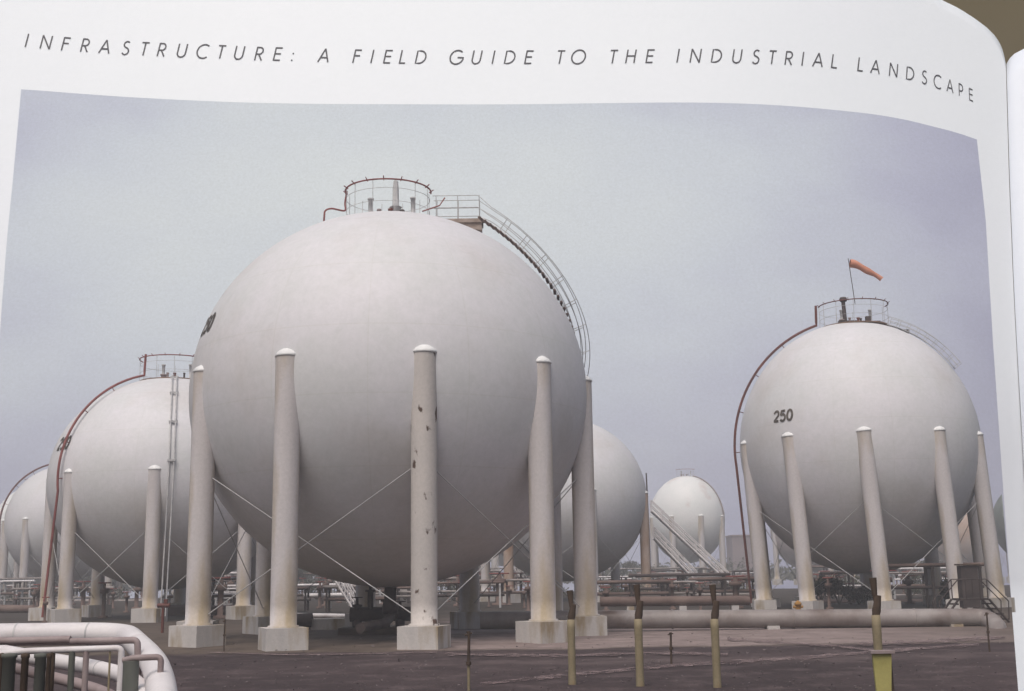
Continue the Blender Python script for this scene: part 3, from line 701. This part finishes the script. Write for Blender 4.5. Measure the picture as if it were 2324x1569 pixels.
# access stairs: two stringers, treads, rails
def access_stair(a, b, w, label, r=.10, m=M_ins, tr=14):
    a, b = Vector(a), Vector(b); root = empty('access_stair', (b.x, b.y, 0)); tag(root, label, 'stairs', 'straight access stairs'); o = Vector((b.x, b.y, 0))
    wv = Vector((0, w / 2, 0)); mb = MB()
    for s in (-1, 1): mb.tube([a + wv * s - o, b + wv * s - o], r, 6)
    mb.build('stringer', m, root); mb = MB()
    for s in (-1, 1):
        for h in (.5, 1.0): mb.tube([a + wv * s + Vector((0, 0, h)) - o, b + wv * s + Vector((0, 0, h)) - o], r * .6, 6)
        for i in range(8): p = a.lerp(b, i / 7) + wv * s - o; mb.tube([p, p + Vector((0, 0, 1.0))], r * .5, 5)
    mb.build('handrail', m, root); mb = MB()
    for i in range(tr): p = a.lerp(b, (i + .5) / tr) - o; mb.box(p, (.28, w, .05))
    mb.build('treads', m, root)
    return root
access_stair(at(1478, 1160, 118), at(1655, 1326, 118), 1.0, 'long pale access stair slanting down in front of the small bright tank', tr=34)
access_stair(at(1484, 1222, 112), at(1580, 1322, 112), 1.0, 'shorter pale access stair below and left of the long one', tr=24)
access_stair(at(760, 1312, 80), at(806, 1385, 80), 1.3, 'steep pale stair under the nearest tank between its second and third legs', tr=10, r=.08)
access_stair(at(1148, 1262, 120), at(1196, 1336, 120), 1.0, 'small pale stair right of the rusty column under the nearest tank', tr=14)
# dark manifold under the nearest tank
root = empty('valve_manifold', (at(865, 1440, 52).x, 52, 0)); tag(root, 'dark cluster of valves and pipework under the belly of the nearest tank', 'valve')
mb = MB(); mb.tube([(-1.3, 0, .8), (1.25, 0, .8)], .3, 12); mb.build('header_pipe', M_steel, root)
for x, h in ((-1.0, 1.5), (-.45, 2.1), (.2, 1.7), (.8, 1.3)):
    mb = MB(); mb.lathe((x, -.1, 0), [(.001, 0), (.2, 0), (.2, .5), (.12, .55), (.12, h - .4), (.22, h - .38), (.22, h - .3), (.06, h - .28), (.06, h)], 14)
    mb.tube([(x + .22 * math.cos(2 * math.pi * i / 14), -.1 + .22 * math.sin(2 * math.pi * i / 14), h) for i in range(14)], .02, 5, closed=True); mb.build('valve', M_steel, root)
mb = MB(); mb.box((-.1, 0, .1), (3.2, 1.6, .35)); mb.build('plinth', M_dark, root)
blk = MB(); c = gp(750, 1430); blk.box((0, 0, .22), (1.9, .8, .5)); o = blk.build('concrete_block', M_conc); o.location = (c.x, c.y + 1, 0); tag(o, 'low concrete block between the second and third legs of the nearest tank', 'block')
root = empty('fuel_drum', (at(686, 1425, 57).x, 57, 0)); tag(root, 'dark horizontal drum beside the second pedestal of the nearest tank', 'drum')
mb = MB(); mb.tube([(-.45, 0, .42), (.45, 0, .42)], .32, 18); mb.build('barrel', M_steel, root); mb = MB(); mb.box((0, 0, .06), (.7, .5, .14)); mb.build('cradle', M_steel, root)
# small clutter: stand pipes with valve wheels
sp = empty('valve_stand'); mb = MB(); mb.lathe((0, 0, 0), [(.16, 0), (.16, .1), (.07, .12), (.07, 1.0), (.15, 1.02), (.15, 1.2), (.05, 1.22), (.05, 1.45)], 10); mb.build('stem', M_dline, sp)
mb = MB(); mb.tube([(.2 * math.cos(2 * math.pi * i / 12), .2 * math.sin(2 * math.pi * i / 12), 1.45) for i in range(12)], .03, 5, closed=True); mb.build('hand_wheel', M_red, sp)
first = True
spots = []
for x0, x1, n in ((10, 330, 22), (470, 600, 14), (670, 940, 30), (1010, 1240, 26), (1360, 1700, 44), (1850, 2010, 20), (2030, 2180, 22)):
    for i in range(n): spots.append((x0 + (x1 - x0) * (i + rnd.uniform(.1, .9)) / n, rnd.uniform(70, 185)))
for px, Y in spots:
    p = at(px, 1300, Y); o = sp if first else copy_tree(sp); first = False
    o.location = (p.x, Y, 0); s = rnd.uniform(.8, 1.7); o.scale = (s * rnd.uniform(.8, 2.2), s, s); o.rotation_euler.z = rnd.uniform(0, 3)
    tag(o, 'small pipe stand with a red valve wheel in the background clutter beneath the tanks', 'valve', 'valve stands beneath and behind the tanks')
# pipe racks in the background
rk0 = None
for px, Y, L_, h in ((60, 170, 14, 1.6), (260, 160, 10, 1.8), (520, 120, 5, 1.9), (735, 105, 6, 1.5), (900, 150, 12, 2.0), (1090, 140, 8, 2.2), (1420, 130, 9, 1.7), (1560, 150, 13, 1.5), (1680, 165, 8, 2.0), (1900, 125, 7, 1.7), (2090, 135, 8, 2.1), (2120, 180, 10, 2.6), (150, 110, 9, 1.5), (640, 88, 4, 1.4), (820, 84, 5, 1.5), (980, 100, 6, 1.9), (1150, 96, 5, 1.7), (1430, 88, 6, 1.5), (1540, 98, 8, 1.9), (1640, 90, 5, 1.6), (1930, 98, 5, 1.9), (2100, 96, 6, 1.8), (1480, 180, 16, 2.6), (750, 170, 12, 2.6), (1080, 190, 14, 3.0)) + tuple((rnd.choice((rnd.uniform(20, 330), rnd.uniform(470, 600), rnd.uniform(660, 1230), rnd.uniform(660, 1230), rnd.uniform(1370, 1700), rnd.uniform(1370, 1700), rnd.uniform(1860, 2170))), rnd.uniform(72, 190), rnd.uniform(3, 7), rnd.uniform(1.2, 2.6)) for _ in range(34)):
    p = at(px, 1300, Y); root = empty('pipe_rack', (p.x, Y, 0))
    tag(root, 'low rack of pale and brown pipes in the clutter behind the tanks', 'pipe rack', 'pipe racks behind the tanks')
    for s in (-1, 0, 1):
        mb = MB()
        for y in (-.6, .6): mb.box((s * L_ * .45, y, h / 2), (.14, .14, h))
        mb.box((s * L_ * .45, 0, h), (.14, 1.5, .14)); mb.build('frame', M_rail if rnd.random() < .3 else M_steel, root)
    for k in range(4):
        mb = MB(); z = h * (.45 if k % 2 else 1) + .17; y = (-.45, -.2, .15, .45)[k]
        mb.tube([(-L_ / 2, y, z), (L_ / 2, y, z)], rnd.uniform(.07, .13), 8); mb.build('pipe_run', rnd.choice((M_line, M_dline, M_dline, M_ins, M_steel)), root)
# white frame left
root = empty('pipe_bridge', (at(520, 1380, 90).x, 90, 0)); tag(root, 'white frame with a dark box seen right of the leftmost leg of the nearest tank', 'frame')
mb = MB()
for x in (-1.2, 1.0): mb.box((x, 0, .65), (.1, .1, 1.3))
mb.box((-.1, 0, 1.25), (2.3, .1, .12)); mb.box((-.1, 0, .5), (2.3, .1, .08)); mb.build('frame', M_ins, root)
mb = MB(); mb.box((.6, .2, .8), (.7, .5, .8)); mb.build('box', M_steel, root)
# black crossover steps over the pipeline at the right
root = empty('crossover_steps', (at(2205, 1400, 54).x, 54, 0)); tag(root, 'black crossover steps with railings behind the right end of the long pipeline', 'steps')
mb = MB(); mb.box((0, 0, 1.0), (1.3, .8, .08))
for i in range(4): mb.box((-.75 - .2 * i, 0, .8 - .22 * i), (.22, .8, .06)); mb.box((.75 + .2 * i, 0, .8 - .22 * i), (.22, .8, .06))
mb.build('treads', M_steel, root); mb = MB()
for y in (-.42, .42):
    mb = MB()
    for s in (-1, 1):
        mb.tube([(s * 1.45, y, 0), (s * .66, y, 1.0)], .05, 6); mb.tube([(s * 1.5, y, .9), (s * .62, y, 1.85), (0, y, 1.85)], .025, 6)
        mb.tube([(s * 1.45, y, .1), (s * 1.5, y, .9)], .025, 6); mb.tube([(s * .62, y, 1), (s * .62, y, 1.85)], .025, 6); mb.tube([(s * .3, y, 1), (s * .3, y, 1.85)], .02, 6)
    mb.build('railing', M_steel, root)
root = empty('control_cabinet', (at(2200, 1350, 66).x, 66, 0)); tag(root, 'dark brown control cabinet standing behind the black crossover steps', 'cabinet')
mb = MB(); mb.box((0, 0, 1.35), (.9, .6, 2.2)); mb.build('body', M_steel, root); mb = MB(); mb.box((0, -.02, 2.5), (1.1, .8, .08)); mb.box((-.3, 0, .12), (.1, .5, .25)); mb.box((.3, 0, .12), (.1, .5, .25)); mb.build('roof', M_dark, root)
# amber hydrant at the right tank
c = at(1812, 1390, 66); root = empty('hydrant', (c.x, 66.0, 0)); tag(root, 'small amber hydrant at the second pedestal of the right-hand tank', 'hydrant')
mb = MB(); mb.lathe((0, 0, 0), [(.2, 0), (.2, .05), (.14, .07), (.14, .5), (.19, .52), (.19, .6), (.12, .68), (.05, .74), (.001, .76)], 14); mb.build('barrel', M_amber, root)
mb = MB(); mb.tube([(-.26, 0, .42), (.26, 0, .42)], .07, 8); mb.build('nozzle', M_amber, root)
# red standpipe left
c = at(368, 1440, 56); root = empty('fire_standpipe', (c.x, 56, 0)); tag(root, 'dark red standpipe between the red-piped tank and the leftmost pedestal', 'standpipe')
mb = MB(); mb.tube([(0, 0, 0), (0, 0, 1.25)], .07, 8); mb.build('stem', M_dred, root); mb = MB(); mb.tube([(-.25, 0, 1.2), (.3, 0, 1.2)], .1, 8); mb.box((.12, 0, 1.38), (.15, .15, .2)); mb.build('valve_head', M_dred, root)
# distant flat building
c = at(1684, 1300, 290); root = empty('warehouse', (c.x, 290, 0)); tag(root, 'flat mauve warehouse block far away left of the right-hand tank', 'building')
mb = MB(); mb.box((0, 0, 5), (5.4, 8, 10.2)); mb.build('wall', M_block, root); mb = MB(); mb.box((0, 0, 10.25), (5.7, 8.3, .35)); mb.build('roof', M_mauve, root)
# lamp on the riser of tank E is a bracket: flood lamp pole
# ------------------------------------------------------------------ fence posts
def fence_post(px, pyb, pyt, pyn, w, label, tw=1, Y=None):
    b = gp(px, pyb); s = b.y / F; root = empty('fence_post', (b.x, b.y, 0)); tag(root, label, 'post', 'yellow fence posts with dark bent tops')
    hp = (pyb - pyn) * s; ht = (pyb - pyt) * s; r = w / 2 * s
    mb = MB(); mb.lathe((0, 0, -.1), [(r * 1.05, 0)] + [(r * (1 + .04 * math.sin(i * 2.1)), .1 + hp * i / 8) for i in range(1, 9)] + [(.001, .1 + hp + .01)], 12); mb.build('pole', M_yel, root)
    mb = MB(); d = ht - hp
    def fin(p0, p1, w0, w1, th):
        p0, p1 = Vector(p0), Vector(p1); ax = (p1 - p0).normalized(); sd = Vector((1, 0, 0)); sd = (sd - ax * sd.dot(ax)).normalized(); nn = ax.cross(sd)
        prof = [(0, w0 * .8), (.25, w0), (.6, (w0 + w1) / 2), (1, w1)]; ring = []
        for t, ww in prof:
            c = p0.lerp(p1, t)
            for k in range(10): a = 2 * math.pi * k / 10; ring.append(c + sd * ww * math.cos(a) + nn * th * math.sin(a))
        mb.add(ring, [(i * 10 + k, i * 10 + (k + 1) % 10, (i + 1) * 10 + (k + 1) % 10, (i + 1) * 10 + k) for i in range(3) for k in range(10)], True)
        mb.add(ring[-10:], [tuple(range(9, -1, -1))])
    fin((0, 0, hp - .02), (r * .75 * tw, -.02, hp + d * .52), r * 1.0, r * .7, r * .5)
    mb.build('socket', M_dark, root); mb = MB()
    fin((r * .3 * tw, .04, hp + d * .32), (-r * .1 * tw, .0, hp + d * .98), r * .55, r * .85, r * .3)
    mb.build('bent_arm', M_dark, root)
    return root
fence_post(1299, 1552, 1350, 1415, 17, 'yellow post left of the other two, its foot near the gravel track start')
fence_post(1453, 1556, 1337, 1414, 18, 'middle one of the three short yellow posts before the long pipeline')
fence_post(1628, 1558, 1338, 1414, 18, 'yellow post with dark bent top right of the thin dark stake')
o = fence_post(2001, 1592, 1325, 1408, 20, 'tallest yellow post, behind the bright yellow marker sign')
def stake(px, pyb, pyt, label, w=8, m=M_dark, m2=None, split=.5):
    b = gp(px, pyb); s = b.y / F; root = empty('stake', (b.x, b.y, 0)); tag(root, label, 'stake', 'thin stakes in the soil'); h = (pyb - pyt) * s; r = w / 2 * s
    mb = MB(); mb.tube([(0, 0, -.05), (0, 0, h * split)], r * .8, 8); mb.build('lower_pole', m2 or m, root)
    mb = MB(); mb.tube([(0, 0, h * split), (.3 * r, 0, h * .9), (0, 0, h)], [r * .9, r * .75, r * 1.2], 8); mb.tube([(-r * 2, 0, h * .93), (r * 2, 0, h * .97)], r * .5, 6); mb.tube([(0, -.01, h * split - r), (0, -.01, h * split + r)], r * 1.5, 8); mb.build('upper_pole', m, root)
stake(1064, 1566, 1441, 'thin dark stake with a pale foot standing alone before the third pedestal', 8, M_dark, M_yel, .45)
stake(1524, 1507, 1440, 'thin leaning dark stake between the middle and right yellow posts', 6)
stake(508, 1478, 1410, 'thin dark rod behind the gap between the first two pedestals', 4)
stake(2246, 1480, 1395, 'thin dark rod at the right end of the long pipeline', 5)
# yellow marker sign
Y = 19.5; c = at(2006, 1560, Y); root = empty('marker_sign', (c.x, Y, 0)); tag(root, 'bright yellow wedge-shaped marker sign in the right foreground', 'sign')
s = Y / F; zt = at(2006, 1484, Y).z
mb = MB(); wt, wb = 21 * s, 13 * s; zb = zt - 150 * s
mb.add([(-wt, -.03, zt), (-wb * 1.1, -.03, zb), (wb * .75, -.03, zb), (wt * .98, -.03, zt), (-wt, .03, zt), (-wb * 1.1, .03, zb), (wb * .75, .03, zb), (wt * .98, .03, zt)],
       [(0, 1, 2, 3), (7, 6, 5, 4), (0, 4, 5, 1), (1, 5, 6, 2), (2, 6, 7, 3), (3, 7, 4, 0)]); mb.build('sign_plate', M_sign, root)
mb = MB(); mb.add([(wt, .02, zt), (wb * .8, -.01, zb), (wb * 1.6, .3, zb), (wt * 1.05, .3, zt)], [(0, 1, 2, 3), (3, 2, 1, 0)]);  # dark sheets standing in for the shade right of the sign
mb.add([(wt*1.0, .03, zt - .0), (wb * .9, .03, zb), (wb * 2.2, .10, zb), (wt * 1.2, .10, zt)], [(0, 1, 2, 3), (3, 2, 1, 0)]); mb.build('side_shade', M_dark, root)
mb = MB(); mb.box((0, 0, zt + .03), (2.5 * wt, .16, .045)); mb.build('cap_plate', M_mauve, root)
mb = MB(); mb.box((0, .08, (zb) / 2), (.07, .07, zb + .1)); mb.build('stand', M_yel, root)

# ------------------------------------------------------------------ pipes and rails in the near left corner
def path(lst): return [at(*p) for p in lst]
def clad(lst, r, label, m=M_ins, rings=()):
    pts = path(lst); o0 = Vector((pts[0].x, pts[0].y, 0)); root = empty('clad_pipe', o0); tag(root, label, 'pipe', 'white clad pipes in the near left corner')
    P_ = arc([p - o0 for p in pts], 10, 3.0); mb = MB(); mb.tube(P_, r, 20); mb.build('pipe_run', m, root)
    for k in rings:
        i = int(k * (len(P_) - 1)); a = P_[i]; d = (P_[min(i + 1, len(P_) - 1)] - P_[i - 1]).normalized(); mb = MB(); mb.tube([a - d * .012, a + d * .012], r * 1.03, 20); mb.build('band', M_rail, root)
clad([(-400, 1447, 18.5), (60, 1440, 18.5), (286, 1438, 18.5), (352, 1504, 15.4), (368, 1564, 13.4), (370, 1700, 11.5)], .165, 'thickest white clad pipe bending down at its right end in the left corner', rings=(.12, .3))
clad([(-60, 1468, 17.0), (120, 1500, 16.2), (200, 1512, 15.8), (275, 1530, 15.2), (318, 1556, 14.2), (350, 1640, 12.5)], .095, 'middle white clad pipe sloping down behind the white handrail', rings=(.3, .5))
clad([(-60, 1496, 16.4), (110, 1534, 15.6), (250, 1572, 14.8), (330, 1640, 13.5)], .066, 'thinnest clad pipe, lowest of the sloping ones in the left corner', m=M_mauve)
def rails(name, label, segs, posts, Y, m, grp='handrails in the near left corner'):
    """horizontal rail bars (px points) with their posts, at the distance Y"""
    o0 = at(segs[0][0][0], 1500, Y); o0.z = 0; root = empty(name, o0); tag(root, label, 'handrail', grp)
    for pts, r in [(s_[:-1] if isinstance(s_[-1], float) else s_, s_[-1]) for s_ in segs]:
        mb = MB(); mb.tube(arc([at(x, y, Y) - o0 for x, y in pts], 5, .06), r, 12); mb.build('rail', m, root)
    for px, py, r, mm in posts:
        a = at(px, py, Y) - o0; b = a.copy(); b.z = -.05; mb = MB(); mb.tube([a, b], r, 10); mb.build('post', mm, root)
rails('handrail', 'pale upper handrail ending in a square elbow before the thickest clad pipe', [[(-300, 1462), (-20, 1456), (160, 1452), .047], [(160, 1456), (312, 1453), (313, 1510), .042]], [(313, 1500, .04, M_mauve)], 15.5, M_mauve)
rails('handrail', 'white handrail frame with a rounded corner and thin posts', [[(-20, 1486), (60, 1478), (276, 1471), (273, 1540), (268, 1640), .036]], [(164, 1478, .036, M_grey), (196, 1478, .034, M_mauve), (250, 1478, .012, M_yel), (120, 1478, .03, M_dark)], 14.2, M_ins)
rails('handrail', 'short mauve handrail at the right end of the corner group', [[(279, 1500), (300, 1494), (366, 1491), (362, 1560), (360, 1660), .034]], [(298, 1500, .085, M_grey)], 13.6, M_mauve)
for x, w, m, l in ((22, .07, M_grey, 'broad grey green column at the left picture edge'), (93, .06, M_grey, 'grey green column left of the sloping clad pipes'), (58, .04, M_dark, 'dark column between the two grey green ones'), (112, .025, M_dark, 'thin dark column beside the second grey green one'), (5, .03, M_dark, 'thin dark column at the very edge of the left corner')):
    p = at(x, 1484, 13.9); root = MB(); root.lathe((0, 0, -.05), [(w * 1.02, 0), (w, .1), (w, p.z), (w * 1.2, p.z + .01), (w * 1.2, p.z + .05), (.001, p.z + .06)], 16); o = root.build('column', m); o.location = (p.x, 13.9, 0); tag(o, l, 'column', 'columns in the near left corner')

# ------------------------------------------------------------------ shrubs and far vegetation
def shrub(px, Y, w, h, m, label, trunk=.0, n=420, name='shrub'):
    p = at(px, 1300, Y); root = empty(name, (p.x, Y, 0)); tag(root, label, 'shrub' if name == 'shrub' else 'tree', 'shrubs and trees behind the tanks')
    mb = MB(); cl = [(rnd.uniform(-.35, .35) * w, rnd.uniform(-.3, .3) * w, trunk + (h - trunk) * rnd.uniform(.25, .8), rnd.uniform(.16, .32)) for _ in range(9)]
    for _ in range(n):
        cx, cy, cz, cr = rnd.choice(cl); a, b = rnd.uniform(0, 6.28), rnd.uniform(-1, 1); q = rnd.random() ** .4; e = math.sqrt(1 - b * b)
        c = Vector((cx + math.cos(a) * e * cr * w * q, cy + math.sin(a) * e * cr * w * q, max(.05, cz + b * cr * (h - trunk) * q)))
        s = rnd.uniform(.035, .10) * (h ** .5); u = Vector((rnd.uniform(-1, 1), rnd.uniform(-1, 1), rnd.uniform(-1, 1))).normalized() * s; v = u.orthogonal().normalized() * s * .6
        mb.add([c - u, c - v, c + u, c + v], [(0, 1, 2, 3)])
    mb.build('foliage' if name == 'shrub' else 'crown', m, root); mb = MB()
    for k in range(5 if name == 'shrub' else 1):
        a = k * 1.3; mb.tube([(0, 0, -.05), (math.cos(a) * w * .05 * k, math.sin(a) * w * .05 * k, h * .35), (math.cos(a) * w * .08 * k, math.sin(a) * w * .08 * k, h * .7)], [.03 * h * .5 + .02, .02 * h * .5 + .01, .01], 6)
    mb.build('stems' if name == 'shrub' else 'trunk', M_bark, root)
for px, Y, w, h in ((700, 190, 6, 4.6), (665, 170, 4, 4.2), (760, 210, 8, 4.8), (850, 200, 7, 3.8), (940, 210, 7, 3.2), (1020, 180, 5, 4.0), (1075, 230, 6, 5.0), (1220, 190, 5, 4.0), (1400, 240, 9, 4.5), (1480, 220, 7, 3.6), (200, 210, 8, 3.6), (320, 190, 7, 3.8), (60, 235, 9, 3.4), (2020, 210, 8, 4.4), (2110, 200, 6, 4.0)):
    shrub(px, Y, w, h, rnd.choice((M_leaf, M_leaf2)), 'dark leafy tree in the far background beneath the tanks', trunk=h * .25, name='tree', n=1500)
for px, Y, w, h in ((1945, 84, 2.4, 1.3), (1990, 86, 2.0, 1.1), (1900, 84, 2.4, 1.8), (2150, 80, 1.2, 1.6), (1860, 90, 2, 2.0)):
    shrub(px, Y, w, h, M_leaf, 'dark green shrub growing beneath the right-hand tank', n=1100)
for px, Y, w, h in ((640, 120, 5, 2.0), (720, 130, 6, 2.2), (820, 125, 6, 2.0), (920, 120, 5, 2.0), (1030, 115, 5, 2.0), (1110, 125, 5, 2.2), (520, 125, 4, 1.6), (250, 125, 5, 1.6), (80, 130, 6, 1.7), (1930, 105, 5, 2.4), (2110, 110, 5, 2.2), (1400, 100, 3, 1.4), (1450, 105, 4, 1.3), (1550, 110, 4, 1.5), (1620, 105, 4, 1.4), (1670, 100, 3, 1.6), (1250, 100, 4, 1.4), (2060, 100, 4, 1.2)):
    shrub(px, Y, w, h, M_leaf2, 'low grey green shrub among the pipes behind the long pipeline', n=800)
# far scrub line
mb = MB()
for _ in range(20000):
    Y = rnd.uniform(270, 318); x = rnd.uniform(-165, 113.0 + (Y - 290) * .41); h = 3.6 + 1.6 * math.sin(x * .21) * math.sin(x * .057 + 1) + .7 * math.sin(x * .9)
    c = Vector((x, Y, rnd.random() ** 1.2 * max(1.6, h))); s = rnd.uniform(.25, .6); u = Vector((rnd.uniform(-1, 1), rnd.uniform(-1, 1), rnd.uniform(-1, 1))).normalized() * s; v = u.orthogonal().normalized() * s * .7
    mb.add([c - u, c - v, c + u, c + v], [(0, 1, 2, 3)])
tag(mb.build('far_scrub', M_leaf2), 'dark belt of scrub along the horizon', 'scrub', kind='stuff')

# ------------------------------------------------------------------ haze volume added over the yard to soften its contrast
mb = MB(); hx = [(-168, -40), (60, -40), (118, 270), (118, 327), (-168, 327)]
mb.add([(x, y, -1.2) for x, y in hx] + [(x, y, 31) for x, y in hx], [(4, 3, 2, 1, 0), (5, 6, 7, 8, 9)] + [(i, (i + 1) % 5, 5 + (i + 1) % 5, 5 + i) for i in range(5)])
hm = bpy.data.materials.new('haze'); hm.use_nodes = True; hn = hm.node_tree; hn.nodes.remove(hn.nodes['Principled BSDF'])
pv = hn.nodes.new('ShaderNodeVolumePrincipled'); pv.inputs['Color'].default_value = (.93, .92, .95, 1); pv.inputs['Density'].default_value = .0019
hn.links.new(pv.outputs[0], hn.nodes['Material Output'].inputs['Volume'])
tag(mb.build('haze', hm), 'thin pale haze volume added over the tank yard', 'haze', kind='stuff')
